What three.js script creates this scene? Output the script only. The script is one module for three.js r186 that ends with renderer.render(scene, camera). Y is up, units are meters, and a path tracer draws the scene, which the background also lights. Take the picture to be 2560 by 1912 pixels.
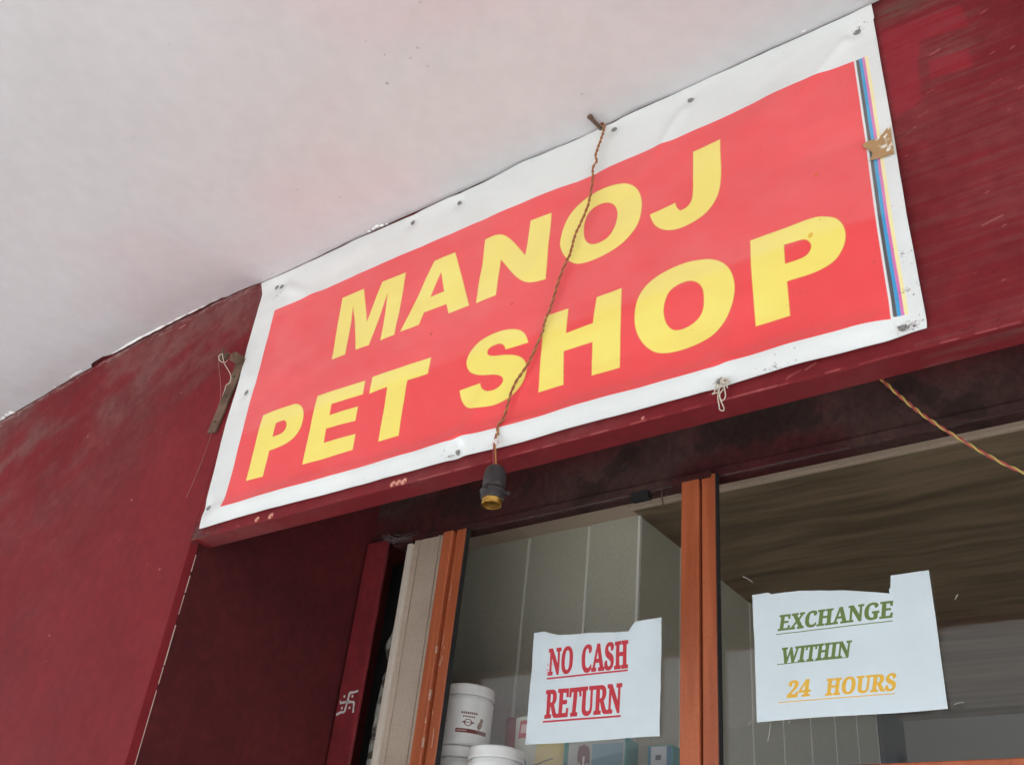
import * as THREE from 'three';
import { RoundedBoxGeometry } from 'three/addons/geometries/RoundedBoxGeometry.js';
import { mergeGeometries } from 'three/addons/utils/BufferGeometryUtils.js';

// ---------------------------------------------------------------- camera, sky, sun, exposure
const scene = new THREE.Scene();
const camera = new THREE.PerspectiveCamera(42.405, 1024 / 764, 0.05, 400);
camera.matrixAutoUpdate = true;
camera.position.set(1.6813, 1.6, 1.082);
camera.quaternion.setFromRotationMatrix(new THREE.Matrix4().makeBasis(
  new THREE.Vector3(0.80426, 0.099077, -0.585961), new THREE.Vector3(0.250727, 0.837382, 0.485724), new THREE.Vector3(0.538797, -0.537565, 0.648631)));

{ // overcast sky: pale, a little brighter overhead
  const w = 64, h = 32, d = new Float32Array(w * h * 4);
  for (let j = 0; j < h; j++) for (let i = 0; i < w; i++) {
    const el = ((j + 0.5) / h - 0.5) * Math.PI, s = Math.max(0, Math.sin(el)), k = 0.9 + 0.5 * s, o = (j * w + i) * 4;
    d[o] = 0.93 * k; d[o + 1] = 1.0 * k; d[o + 2] = 1.09 * k; d[o + 3] = 1;
  }
  const sky = new THREE.DataTexture(d, w, h, THREE.RGBAFormat, THREE.FloatType);
  sky.mapping = THREE.EquirectangularReflectionMapping; sky.magFilter = THREE.LinearFilter; sky.needsUpdate = true;
  scene.background = sky; scene.environment = sky;
}
const sun = new THREE.DirectionalLight(0xfff8ee, 1.5);
sun.position.set(4, 12, 9); sun.target.position.set(0.5, 0, 3); sun.shadow.radius = 26; sun.castShadow = true;
Object.assign(sun.shadow.camera, { left: -9, right: 9, top: 9, bottom: -9, near: 0.5, far: 40 }); sun.shadow.mapSize.set(2048, 2048);
scene.add(sun, sun.target);

const renderer = new THREE.WebGLRenderer({ antialias: true });
renderer.toneMapping = THREE.LinearToneMapping;
renderer.toneMappingExposure = 7.0;
renderer.shadowMap.enabled = true;

// ---------------------------------------------------------------- helpers
let seed = 20240611;
const rnd = () => { seed = (seed * 1664525 + 1013904223) >>> 0; return seed / 4294967296; };
const clamp = (v, a = 0, b = 1) => Math.min(b, Math.max(a, v)), lerp = (a, b, t) => a + (b - a) * t;
const sm = (a, b, x) => { const t = clamp((x - a) / (b - a)); return t * t * (3 - 2 * t); };
const hash = (x, y) => { let h = (Math.imul(x, 374761393) + Math.imul(y, 668265263)) | 0; h = Math.imul(h ^ (h >>> 13), 1274126177); return ((h ^ (h >>> 16)) >>> 0) / 4294967296; };
function vn(x, y) { const xi = Math.floor(x), yi = Math.floor(y), fx = x - xi, fy = y - yi, u = fx * fx * (3 - 2 * fx), v = fy * fy * (3 - 2 * fy); return lerp(lerp(hash(xi, yi), hash(xi + 1, yi), u), lerp(hash(xi, yi + 1), hash(xi + 1, yi + 1), u), v); }
function fbm(x, y, o = 4) { let s = 0, a = 0.5, n = 0; for (let i = 0; i < o; i++) { s += a * vn(x, y); n += a; a *= 0.5; x = x * 2.03 + 17.3; y = y * 2.03 + 9.1; } return s / n; }
function canvas(w, h, fill) { const c = document.createElement('canvas'); c.width = w; c.height = h; const g = c.getContext('2d'); if (fill) { g.fillStyle = fill; g.fillRect(0, 0, w, h); } return [c, g]; }
function pixels(w, h, f) { // canvas filled by f(u, v) -> [r, g, b]; v upwards
  const [c, g] = canvas(w, h), im = g.createImageData(w, h);
  for (let j = 0; j < h; j++) for (let i = 0; i < w; i++) { const p = f(i / w, 1 - (j + 0.5) / h), o = (j * w + i) * 4; im.data[o] = p[0]; im.data[o + 1] = p[1]; im.data[o + 2] = p[2]; im.data[o + 3] = 255; }
  g.putImageData(im, 0, 0); return [c, g];
}
function texture(c, color = true, wrap = THREE.MirroredRepeatWrapping) { const t = new THREE.CanvasTexture(c); if (color) t.colorSpace = THREE.SRGBColorSpace; t.wrapS = t.wrapT = wrap; t.magFilter = THREE.LinearFilter; t.anisotropy = 8; return t; }
const grey = (v) => [v, v, v];
const lin = (r, g, b) => new THREE.Color().setRGB(r, g, b);
const mat = (o) => new THREE.MeshPhysicalMaterial({ roughness: 0.7, ...o });
// planar uv in metres, by the way each face points; frame = [x0, y0, width, height] maps that rectangle to 0..1
function metreUV(g, frame = [0, 0, 1, 1]) {
  if (g.index) g = g.toNonIndexed(); g.computeVertexNormals !== undefined && !g.attributes.normal && g.computeVertexNormals();
  const p = g.attributes.position, uv = new Float32Array(p.count * 2), a = new THREE.Vector3(), b = new THREE.Vector3(), c = new THREE.Vector3();
  for (let i = 0; i < p.count; i += 3) {
    a.fromBufferAttribute(p, i); b.fromBufferAttribute(p, i + 1); c.fromBufferAttribute(p, i + 2);
    const n = b.clone().sub(a).cross(c.clone().sub(a)), ax = Math.abs(n.x), ay = Math.abs(n.y), az = Math.abs(n.z);
    [a, b, c].forEach((q, k) => { const [s, t] = az >= ax && az >= ay ? [q.x, q.y] : ax >= ay ? [q.z, q.y] : [q.x, q.z]; uv[(i + k) * 2] = (s - frame[0]) / frame[2]; uv[(i + k) * 2 + 1] = (t - frame[1]) / frame[3]; });
  }
  g.setAttribute('uv', new THREE.BufferAttribute(uv, 2)); return g;
}
const bx = (x0, x1, y0, y1, z0, z1, r = 0) => { const g = r ? new RoundedBoxGeometry(x1 - x0, y1 - y0, z1 - z0, 2, r) : new THREE.BoxGeometry(x1 - x0, y1 - y0, z1 - z0); g.translate((x0 + x1) / 2, (y0 + y1) / 2, (z0 + z1) / 2); return g; };
const box = (x0, x1, y0, y1, z0, z1, r = 0, frame) => metreUV(bx(x0, x1, y0, y1, z0, z1, r), frame);
const used = {};
const numbered = (n) => { used[n] = (used[n] ?? -1) + 1; return used[n] ? n + '_' + String(used[n]).padStart(3, '0') : n; };
function mesh(name, geo, m, parent) { const o = new THREE.Mesh(Array.isArray(geo) ? mergeGeometries(geo.map((q) => (q.index ? q.toNonIndexed() : q)).map((q) => { for (const k of Object.keys(q.attributes)) if (!['position', 'normal', 'uv'].includes(k)) q.deleteAttribute(k); return q; })) : geo, m); o.name = parent ? name : numbered(name); o.castShadow = o.receiveShadow = true; (parent || scene).add(o); return o; }
function tag(o, label, category, group) { o.userData.label = label; o.userData.category = category; if (group) o.userData.group = group; return o; }
function thing(name, label, category, group) { const o = new THREE.Group(); o.name = numbered(name); scene.add(o); return tag(o, label, category, group); }
function struct(name, geo, m) { const o = mesh(name, geo, m); o.userData.kind = 'structure'; return o; }
const V = (x, y, z) => new THREE.Vector3(x, y, z);
const tube = (pts, r, n = 40, k = 6) => new THREE.TubeGeometry(new THREE.CatmullRomCurve3(pts), n, r, k, false);
function grid(nu, nv, f) { // f(s, t) -> [x, y, z, u, v]
  const pos = [], uv = [], id = [];
  for (let j = 0; j <= nv; j++) for (let i = 0; i <= nu; i++) { const q = f(i / nu, j / nv); pos.push(q[0], q[1], q[2]); uv.push(q[3], q[4]); }
  for (let j = 0; j < nv; j++) for (let i = 0; i < nu; i++) { const a = j * (nu + 1) + i, b = a + 1, c = a + nu + 1, d = c + 1; id.push(a, b, d, a, d, c); }
  const g = new THREE.BufferGeometry(); g.setAttribute('position', new THREE.Float32BufferAttribute(pos, 3)); g.setAttribute('uv', new THREE.Float32BufferAttribute(uv, 2)); g.setIndex(id); g.computeVertexNormals(); return g;
}

// ---------------------------------------------------------------- surfaces
const WALL = [-1.5, 2.0, 3.25, 1.1];                      // the painted wall map: x0, y0, width, height in metres
const wallPaint = (() => {
  const W = 2048, H = 693;
  const [c, g] = pixels(W, H, (u, v) => {
    const x = WALL[0] + u * WALL[2], y = WALL[1] + v * WALL[3];
    const n = fbm(x * 5, y * 5, 5), f = fbm(x * 60, y * 60, 3), fine = hash((u * W) | 0, (v * H) | 0);
    const brush = 0.5 * fbm(x * 6 + y * 4, y * 24 - x * 11, 5) + 0.5 * fbm(x * 16, y * 19, 4), across = fbm(x * 9, y * 170, 4);
    let dust = sm(0.4, 0.72, 0.55 * n + 0.45 * brush) * 0.65;
    if (x < 0) dust = 1.25 * sm(0.36, 0.66, 0.5 * fbm(x * 2.3 + 4, y * 3.1 + 2, 4) + 0.5 * brush) * (0.12 + 0.95 * sm(0.3, 0.75, 0.55 * fbm(x * 1.9 + 8, y * 2.2 + 3, 4) + 0.9 * (y - 2.35) - 0.28 * (x + 0.45)));
    if (x > 1.43) dust = sm(0.36, 0.66, 0.5 * n + 0.5 * across) * 1.05 * (0.5 + 0.5 * sm(0.35, 0.6, fbm(x * 4 + 1, y * 4 + 6, 3)));
    dust *= 0.75 + 0.5 * f; dust = clamp(dust * 0.85);
    const k = 0.9 + 0.2 * (n - 0.5) + 0.12 * (f - 0.5) + 0.05 * (fine - 0.5);
    return [lerp(129, 128, dust) * k, lerp(38, 77, dust) * k, lerp(43, 74, dust) * k];
  });
  const X = (x) => ((x - WALL[0]) / WALL[2]) * W, Y = (y) => (1 - (y - WALL[1]) / WALL[3]) * H, M = W / WALL[2];
  // remains of an older painted letter beside the banner
  g.save(); g.globalAlpha = 0.26; g.fillStyle = '#a02632'; g.shadowColor = '#a02632'; g.shadowBlur = 5;
  const stroke = (pts) => { g.beginPath(); pts.forEach(([x, y], i) => (i ? g.lineTo(X(x), Y(y)) : g.moveTo(X(x), Y(y)))); g.closePath(); g.fill(); };
  stroke([[1.449, 2.955], [1.568, 2.943], [1.574, 2.888], [1.505, 2.902], [1.496, 2.86], [1.49, 2.77], [1.449, 2.76]]);
  stroke([[1.51, 2.852], [1.565, 2.842], [1.566, 2.802], [1.508, 2.812]]);
  g.restore();
  // scuffs, scratches, chips
  for (let i = 0; i < 98; i++) {
    const right = i < 40, x = right ? 1.44 + rnd() * 0.28 : i < 85 ? -1.2 + rnd() * 1.15 : rnd() * 1.45, y = right ? 2.36 + rnd() * 0.6 : i < 85 ? 2.05 + rnd() * 0.85 : 2.352 + rnd() * 0.02;
    const l = (0.004 + rnd() * rnd() * 0.03) * M, a = right ? 0.18 + rnd() * 0.2 : -0.3 + rnd() * 0.8;
    g.strokeStyle = ['rgba(176,112,104,.55)', 'rgba(190,140,128,.5)', 'rgba(86,28,32,.6)'][(rnd() * 3) | 0]; g.lineWidth = 0.5 + rnd() * 1.1; g.beginPath(); g.moveTo(X(x), Y(y)); g.quadraticCurveTo(X(x) + l * 0.5, Y(y) - l * a * 0.5 + (rnd() - 0.5) * 3, X(x) + l, Y(y) - l * a); g.stroke();
  }
  for (const [x, y, r] of [[0.182, 2.3587, 4], [0.222, 2.358, 4.5], [0.54, 2.3575, 4], [0.553, 2.3575, 4], [0.566, 2.357, 4.5], [-0.3, 2.5, 1.6], [-0.62, 2.75, 1.6], [-0.1, 2.3, 1.5], [-0.45, 2.2, 1.5], [1.04, 2.357, 2]]) { g.fillStyle = 'rgba(214,158,136,.95)'; g.beginPath(); g.ellipse(X(x), Y(y), r, r * 0.75, -0.5, 0, 7); g.fill(); g.fillStyle = 'rgba(120,56,52,.8)'; g.beginPath(); g.ellipse(X(x) + r * 0.3, Y(y) + r * 0.2, r * 0.3, r * 0.3, 0, 0, 7); g.fill(); }
  // worn lower arris of the fascia
  g.strokeStyle = 'rgba(178,104,100,.55)'; for (let x = 0.6; x < 1.7; x += 0.02 + rnd() * 0.05) { g.lineWidth = 0.6 + rnd() * 1.4; g.beginPath(); g.moveTo(X(x), Y(2.3515 + rnd() * 0.001)); g.lineTo(X(x + 0.01 + rnd() * 0.04), Y(2.3512 + rnd() * 0.0015)); g.stroke(); }
  // ceiling paint brushed onto the top of the wall, and brown grime beside the banner
  for (let i = 0; i < 420; i++) { const x = -1.45 + rnd() * 1.42, yc = 3.037 - (x < -0.15 ? 0.086 * Math.pow(-0.15 - x, 1.75) : 0), y = yc - rnd() * rnd() * 0.03 * (0.4 + fbm(x * 7, 3, 2)); g.strokeStyle = `rgba(${168 + rnd() * 30},${156 + rnd() * 26},${152 + rnd() * 26},${0.1 + rnd() * 0.3})`; g.lineWidth = 0.6 + rnd() * 2.6; g.beginPath(); g.moveTo(X(x), Y(y)); g.lineTo(X(x + 0.008 + rnd() * 0.03), Y(y + rnd() * 0.004)); g.stroke(); }
  for (let i = 0; i < 260; i++) { const x = 1.43 + rnd() * 0.3, y = 3.03 - rnd() * 0.055 + (x - 1.45) * 0.04; g.strokeStyle = `rgba(${92 + rnd() * 20},${66 + rnd() * 16},${56 + rnd() * 14},.28)`; g.lineWidth = 1 + rnd() * 3; g.beginPath(); g.moveTo(X(x), Y(y)); g.lineTo(X(x + 0.02 + rnd() * 0.05), Y(y - 0.004)); g.stroke(); }
  // dirt packed round the lower left corner of the fascia
  for (let i = 0; i < 260; i++) { const x = -0.018 + rnd() * rnd() * 0.1, y = 2.35 + rnd() * rnd() * 0.05; g.fillStyle = rnd() < 0.5 ? 'rgba(104,80,74,.35)' : 'rgba(70,40,38,.4)'; g.beginPath(); g.arc(X(x), Y(y), 0.6 + rnd() * 2, 0, 7); g.fill(); }
  return texture(c);
})();
const wallBump = texture(pixels(1024, 346, (u, v) => { const x = WALL[0] + u * WALL[2], y = WALL[1] + v * WALL[3]; const ply = x > 1.43 ? 70 * fbm(x * 14, y * 230, 3) : 0; return grey(90 + 60 * fbm(x * 70, y * 70, 3) + 40 * fbm(x * 9, y * 9, 3) + ply); })[0], false);
const M = {};
M.wall = mat({ map: wallPaint, bumpMap: wallBump, bumpScale: 0.0007, roughness: 0.8, specularIntensity: 0.28 });
const darkPaint = texture(pixels(1024, 1024, (u, v) => { const n = fbm(u * 7, v * 7, 5), d = sm(0.5, 0.75, fbm(u * 3 + 5, v * 4, 5)) * 0.5, f = fbm(u * 90, v * 60, 3), k = 0.82 + 0.3 * (n - 0.5) + 0.2 * (f - 0.5); return [lerp(136, 124, d) * k, lerp(44, 72, d) * k, lerp(50, 70, d) * k]; })[0]);
M.maroon = mat({ map: darkPaint, bumpMap: texture(pixels(512, 512, (u, v) => grey(120 + 80 * fbm(u * 40, v * 40, 4)))[0], false), bumpScale: 0.0008, roughness: 0.75, specularIntensity: 0.4 });
const shadedPaint = texture(pixels(1024, 1024, (u, v) => { const n = fbm(u * 6 + 9, v * 6, 5), d = sm(0.45, 0.75, fbm(u * 2.5 + 1, v * 3 + 4, 5)) * 0.7, f = fbm(u * 80, v * 70, 3), k = 0.86 + 0.3 * (n - 0.5) + 0.2 * (f - 0.5); return [lerp(92, 84, d) * k, lerp(31, 54, d) * k, lerp(33, 51, d) * k]; })[0]);  // darker copy of the maroon, with the shade of the reveal painted in
M.reveal = mat({ map: shadedPaint, bumpMap: M.maroon.bumpMap, bumpScale: 0.0008, roughness: 0.75, specularIntensity: 0.4 });
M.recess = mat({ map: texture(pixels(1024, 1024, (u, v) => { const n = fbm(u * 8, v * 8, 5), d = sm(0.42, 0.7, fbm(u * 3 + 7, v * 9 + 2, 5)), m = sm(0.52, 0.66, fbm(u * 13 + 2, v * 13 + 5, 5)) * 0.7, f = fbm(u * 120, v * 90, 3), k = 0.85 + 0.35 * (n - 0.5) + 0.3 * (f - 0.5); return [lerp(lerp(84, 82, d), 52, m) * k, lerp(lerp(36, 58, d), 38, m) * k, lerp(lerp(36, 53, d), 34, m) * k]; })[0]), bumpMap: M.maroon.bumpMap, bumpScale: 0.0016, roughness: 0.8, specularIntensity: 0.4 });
M.putty = mat({ color: 0xc9b6a8, roughness: 0.9 });
M.plasterCeil = (() => {
  const W = 1536, H = 1024; // x -1.6..2.2, z 0..2.5
  const [c, g] = pixels(W, H, (u, v) => { const x = u * 3.8, z = v * 2.5, n = fbm(x * 3, z * 3, 5), f = fbm(x * 40, z * 40, 3), p = sm(0.5, 0.7, fbm(x * 1.6 + 3, z * 1.8 + 7, 4)); const k = 0.97 + 0.05 * (n - 0.5) + 0.035 * (f - 0.5); return [lerp(208, 211, p) * k, lerp(207, 201, p) * k, lerp(207, 202, p) * k]; });
  const X = (x) => ((x + 1.6) / 3.8) * W, Y = (z) => (1 - z / 2.5) * H;
  for (const [x, z, r] of [[0.66, 0.31, 1.3], [0.7, 0.36, 0.7], [0.735, 0.33, 0.7], [0.76, 0.34, 0.8], [0.75, 0.3, 0.7], [0.69, 0.4, 0.6], [0.95, 0.1, 0.8], [0.3, 0.2, 0.7]]) { g.fillStyle = 'rgba(92,86,84,.7)'; g.beginPath(); g.arc(X(x), Y(z), r * 0.8, 0, 7); g.fill(); }
  for (let i = 0; i < 120; i++) { g.fillStyle = `rgba(120,112,108,${0.08 + rnd() * 0.2})`; g.beginPath(); g.arc(rnd() * W, rnd() * H, 0.4 + rnd() * 0.9, 0, 7); g.fill(); }
  // scuffs and brush spill along the joint with the wall
  for (let i = 0; i < 60; i++) { const x = -1.2 + rnd() * 2.8, z = 0.002 + rnd() * rnd() * 0.025; g.strokeStyle = rnd() < 0.5 ? 'rgba(228,226,224,.3)' : 'rgba(140,132,128,.25)'; g.lineWidth = 0.6 + rnd(); g.beginPath(); g.moveTo(X(x), Y(z)); g.lineTo(X(x + 0.01 + rnd() * 0.04), Y(z + (rnd() - 0.5) * 0.006)); g.stroke(); }
  return mat({ map: texture(c), roughness: 0.85, bumpMap: texture(pixels(768, 512, (u, v) => grey(60 + 130 * fbm(u * 30, v * 20, 5)))[0], false), bumpScale: 0.002 });
})();
M.plaster = mat({ color: 0xf1efec, roughness: 0.9 });  // whiter than the soffit: lit look of the broken edges put into the colour
const dirtyPlaster = (() => {
  const [c, g] = pixels(256, 1024, (u, v) => { const n = fbm(u * 5, v * 60, 5), m = sm(0.54, 0.66, fbm(u * 2.2 + 2, v * 30 + 3, 5)) * 0.8, k = 0.85 + 0.4 * (n - 0.5); return [lerp(186, 84, m) * k, lerp(187, 76, m) * k, lerp(176, 66, m) * k]; });
  for (const [y, h] of [[2.24, 0.014], [2.2, 0.006], [2.085, 0.022], [2.04, 0.008], [2.36, 0.006]]) for (let i = 0; i < 240; i++) { const q = (rnd() + rnd() - 1) * h, u = rnd(); g.fillStyle = `rgba(${52 + rnd() * 40},${46 + rnd() * 34},${38 + rnd() * 30},.5)`; g.beginPath(); g.ellipse(u * 256, (1 - (y + q - 1.4) / 1.125) * 1024, 3 + rnd() * 16, 0.8 + rnd() * 2.2, 0, 0, 7); g.fill(); }
  return texture(c);
})();
M.dirtyPlaster = mat({ map: dirtyPlaster, roughness: 0.95, bumpMap: texture(pixels(256, 512, (u, v) => grey(255 * fbm(u * 14, v * 60, 4)))[0], false), bumpScale: 0.004 });
M.cream = mat({ color: 0xcabfb0, roughness: 0.6 });
const grainTex = (a, b, sx, sy, w = 512, h = 512) => texture(pixels(w, h, (u, v) => { const n = fbm(u * sx, v * sy, 5); return [0, 1, 2].map((i) => lerp(a[i], b[i], sm(0.3, 0.7, n)) * (0.95 + 0.1 * hash((u * w) | 0, (v * h) | 0))); })[0]);
M.beige = mat({ map: grainTex([172, 155, 138], [184, 167, 150], 3, 9), roughness: 0.5 });
M.orange = mat({ map: grainTex([160, 83, 51], [180, 98, 63], 60, 4), roughness: 0.42 });
M.gasket = mat({ color: 0x1c1b1a, roughness: 0.6 });
M.black = mat({ color: 0x141313, roughness: 0.8 });
M.glass = new THREE.MeshPhysicalMaterial({ color: 0xffffff, roughness: 0.02, transmission: 1, thickness: 0, ior: 1.5 });
M.iron = mat({ map: grainTex([84, 62, 48], [112, 88, 70], 20, 30, 256, 256), roughness: 0.85, metalness: 0.1 });
M.steel = mat({ color: 0x8f8b86, roughness: 0.6, metalness: 0.25 });
M.string = mat({ color: 0xc9bfae, roughness: 0.95 });
M.panel = mat({ map: grainTex([188, 187, 168], [197, 196, 178], 4, 3), roughness: 0.4 });
M.joint = mat({ color: 0xf2f2e8, roughness: 0.4 });
M.roomWall = mat({ color: 0x8e8d86, roughness: 0.8 });
M.roomCeil = mat({ map: grainTex([186, 168, 148], [198, 181, 160], 4, 5), roughness: 0.7 });
M.veneer = mat({ map: texture(pixels(1024, 1024, (u, v) => { const w = 0.05 * fbm(u * 5, v * 6, 3), n = fbm(u * 9 + 3, (v + w) * 95, 5), m = fbm(u * 3.2, (v + w) * 24, 4), k = sm(0.22, 0.78, 0.7 * n + 0.3 * m); return [lerp(94, 140, k), lerp(80, 122, k), lerp(60, 96, k)]; })[0]), roughness: 0.5 });

// ---------------------------------------------------------------- ground
{
  const pave = texture(pixels(512, 512, (u, v) => grey(154 + 50 * (fbm(u * 12, v * 12, 5) - 0.5) + 20 * (hash((u * 512) | 0, (v * 512) | 0) - 0.5)))[0]);
  struct('pavement', metreUV(bx(-60, 60, -0.3, 0, -60, 4.2)), mat({ map: pave, roughness: 0.9 }));
  struct('road', metreUV(bx(-60, 60, -0.3, -0.12, 4.2, 120)), mat({ map: pave, color: 0xb5b2ae, roughness: 0.9 }));
}

{ // the row across the street, mirrored faintly in the panes
  const t = thing('street_building', 'plain grey three storey building on the far side of the street', 'building'), wallM = mat({ color: 0x5c5b59, roughness: 0.9 }), paneM = mat({ color: 0x3c4248, roughness: 0.3 });
  mesh('wall', box(-26, 30, -0.12, 10.5, 15, 24), wallM, t); mesh('parapet', box(-26.2, 30.2, 10.5, 11, 14.8, 24), wallM, t);
  for (let k = 0; k < 3; k++) for (let i = 0; i < 12; i++) { const x = -23 + i * 4.5, y = 1 + k * 3.3; mesh('window', box(x, x + 1.6, y, y + 1.5, 14.94, 15.05), paneM, t); }
}

// ---------------------------------------------------------------- canopy overhead: soffit of painted plaster, uneven by hand
const ceilY = (x) => 3.0285 + 0.0085 * sm(0.0, -0.14, x) - (x < -0.15 ? 0.086 * Math.pow(Math.min(2.2, -0.15 - x), 1.75) : 0);
const canopy = thing('concrete_canopy', 'white plastered concrete canopy whose underside spreads above the maroon shop front', 'canopy');
{
  const edge = (x) => 0.004 + 0.003 * fbm(x * 30, 2, 3) + 0.007 * sm(-0.66, -0.63, x) * sm(-0.16, -0.19, x) + (x > -0.74 && x < -0.645 ? 0.012 * sm(0, 0.02, 0.0475 - Math.abs(x + 0.6925)) : 0);
  const top = 3.45, X0 = -5, X1 = 7, Z1 = 2.9;
  const under = grid(420, 110, (s, t) => {
    const x = s < 0.1 ? lerp(X0, -1.7, s / 0.1) : s < 0.9 ? lerp(-1.7, 2.2, (s - 0.1) / 0.8) : lerp(2.2, X1, (s - 0.9) / 0.1);
    const z0 = edge(x), z = z0 + (Z1 - z0) * Math.pow(t, 1.6);
    const y = ceilY(x) - 0.018 * (1 - Math.exp(-Math.pow(z / 0.068, 1.25))) + 0.006 * (fbm(x * 3.2 + 5, z * 3.2, 3) - 0.5) + 0.002 * (fbm(x * 14, z * 14, 3) - 0.5) - 0.006 * sm(0.05, 0.0, z) * (fbm(x * 9, 4, 2) - 0.2);
    return [x, y, z, (x + 1.6) / 3.8, z / 2.5];
  });
  mesh('soffit', under, M.plasterCeil, canopy);
  mesh('slab', [box(X0, X1, 3.06, top, 0.03, Z1)], M.plaster, canopy);
  // broken plaster arris along the joint, left of the banner
  const sliver = (x0, x1, n, drop, th) => grid(n, 4, (s, t) => { const x = lerp(x0, x1, s), e = Math.sin(Math.PI * clamp(s * 1.02)) ** 0.4, a = t * Math.PI * 1.2; return [x, ceilY(x) - 0.001 - drop * e * Math.sin(a) * (0.6 + 0.8 * fbm(x * 60, 3, 2)), (x < -0.1 ? 0.009 : 0.003) + th * e * (0.5 - 0.5 * Math.cos(a)) * (0.7 + 0.6 * fbm(x * 40, 9, 2)), x, t]; });
  mesh('plaster_edge', sliver(-0.645, -0.17, 60, 0.008, 0.008), M.plaster, canopy);
  mesh('plaster_edge', sliver(-0.835, -0.735, 24, 0.005, 0.01), M.plaster, canopy);
  for (const [x, z, r] of [[0.345, 0.012, 0.003], [0.357, 0.014, 0.004], [0.368, 0.01, 0.0035], [0.381, 0.008, 0.0025], [0.33, 0.01, 0.003], [1.335, 0.014, 0.005], [1.352, 0.016, 0.004], [-0.905, 0.012, 0.006], [-1.12, 0.012, 0.009], [-1.14, 0.014, 0.008], [-1.165, 0.01, 0.007]]) { const g = new THREE.IcosahedronGeometry(r, 2), p = g.attributes.position; for (let i = 0; i < p.count; i++) { const q = 0.7 + 0.6 * fbm(p.getX(i) * 500 + x * 90, p.getZ(i) * 500 + p.getY(i) * 300, 2); p.setXYZ(i, p.getX(i) * q * 1.6, p.getY(i) * q * 0.5, p.getZ(i) * q); } g.computeVertexNormals(); const o = mesh('plaster_crumb', g, M.plaster, canopy); o.position.set(x, ceilY(x) - 0.001, z); }
}

// ---------------------------------------------------------------- shop front: maroon boards
const XE = -0.0173, YB = 2.35;                              // edge of the recess, underside of the fascia
const front = thing('shop_facade', 'maroon painted shop front boards with a deep recess under a straight fascia', 'shop front');
{
  const top = 3.42;
  mesh('pier_board', box(-4, XE, 0, top, -0.02, 0, 0.0015, WALL), M.wall, front);
  mesh('fascia_board', box(XE, 4.1, YB, top, -0.045, 0.0, 0.0018, WALL), M.wall, front);
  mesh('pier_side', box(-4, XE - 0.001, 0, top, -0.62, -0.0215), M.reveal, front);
  for (const [y0, y1, w] of [[2.29, 2.326, 0.0006], [2.245, 2.281, 0.0009], [2.2, 2.24, 0.0004], [2.098, 2.178, 0.0011], [2.062, 2.095, 0.0006], [1.9, 2.05, 0.0005]]) mesh('putty_line', box(XE - 0.002, XE + 0.0004, y0, y1, -0.0204 - w, -0.0198), M.putty, front);
  const headerGeo = metreUV(grid(160, 12, (s, t) => { const x = lerp(XE, 4.1, s), y = lerp(2.54, 3.2, t); return [x, y, -0.5 + 0.004 * (fbm(x * 6, y * 8, 3) - 0.5), x, y]; }));
  headerGeo.computeVertexNormals();
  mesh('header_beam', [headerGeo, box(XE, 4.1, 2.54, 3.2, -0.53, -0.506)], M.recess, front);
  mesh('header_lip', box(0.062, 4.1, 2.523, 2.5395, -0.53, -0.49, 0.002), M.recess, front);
  mesh('jamb_strip', box(-0.009, 0.06, 0, 2.535, -0.484, -0.475, 0.002), mat({ map: darkPaint, color: 0xffffff, bumpMap: M.maroon.bumpMap, bumpScale: 0.0008, roughness: 0.7, specularIntensity: 0.4 }), front);
  mesh('upper_wall', box(-4, 6.5, 3.43, 6.5, -4.2, -0.05), M.plaster, front);
  mesh('far_pier', box(4.11, 6.5, 0, 3.42, -0.62, 0), M.maroon, front);
}
{ // white brush mark on the jamb strip
  const s = new THREE.Shape(), P = [];
  const bar = (pts, w) => { const c = new THREE.CatmullRomCurve3(pts.map(([x, y]) => V(x, y, 0))), n = 10, a = c.getPoints(n); const l = [], r = []; a.forEach((p, i) => { const d = a[Math.min(n, i + 1)].clone().sub(a[Math.max(0, i - 1)]).normalize(), k = w * (0.75 + 0.5 * hash(i, pts.length * 7 + ((pts[0][0] * 1e4) | 0))); l.push(new THREE.Vector2(p.x - d.y * k, p.y + d.x * k)); r.push(new THREE.Vector2(p.x + d.y * k, p.y - d.x * k)); }); P.push(new THREE.Shape(l.concat(r.reverse()))); };
  const cx = 0.022, cy = 2.148;
  bar([[cx - 0.003, cy - 0.021], [cx, cy], [cx + 0.003, cy + 0.022]], 0.0027); bar([[cx - 0.022, cy], [cx, cy + 0.001], [cx + 0.022, cy - 0.001]], 0.0027);
  bar([[cx + 0.003, cy + 0.022], [cx + 0.014, cy + 0.021], [cx + 0.028, cy + 0.0235]], 0.0025); bar([[cx - 0.003, cy - 0.021], [cx - 0.015, cy - 0.021], [cx - 0.027, cy - 0.0255]], 0.0025);
  bar([[cx + 0.022, cy - 0.001], [cx + 0.023, cy - 0.012], [cx + 0.0245, cy - 0.024]], 0.0022); bar([[cx - 0.022, cy], [cx - 0.0225, cy + 0.004], [cx - 0.021, cy + 0.006]], 0.0012);
  for (const [dx, dy] of [[-0.0125, 0.014], [0.013, 0.0125], [-0.0135, -0.0115], [0.0105, -0.0125]]) { const c = new THREE.Shape(); c.absellipse(cx + dx, cy + dy, 0.0025, 0.003, 0, Math.PI * 2, false, 0); P.push(c); }
  const g = new THREE.ExtrudeGeometry(P, { depth: 0.0004, bevelEnabled: false }); g.translate(0, 0, -0.4749);
  tag(mesh('painted_symbol', g, mat({ color: 0xc4c0bc, roughness: 0.85 })), 'small white hand painted auspicious symbol with four dots on the maroon jamb', 'painted mark');
}

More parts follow.
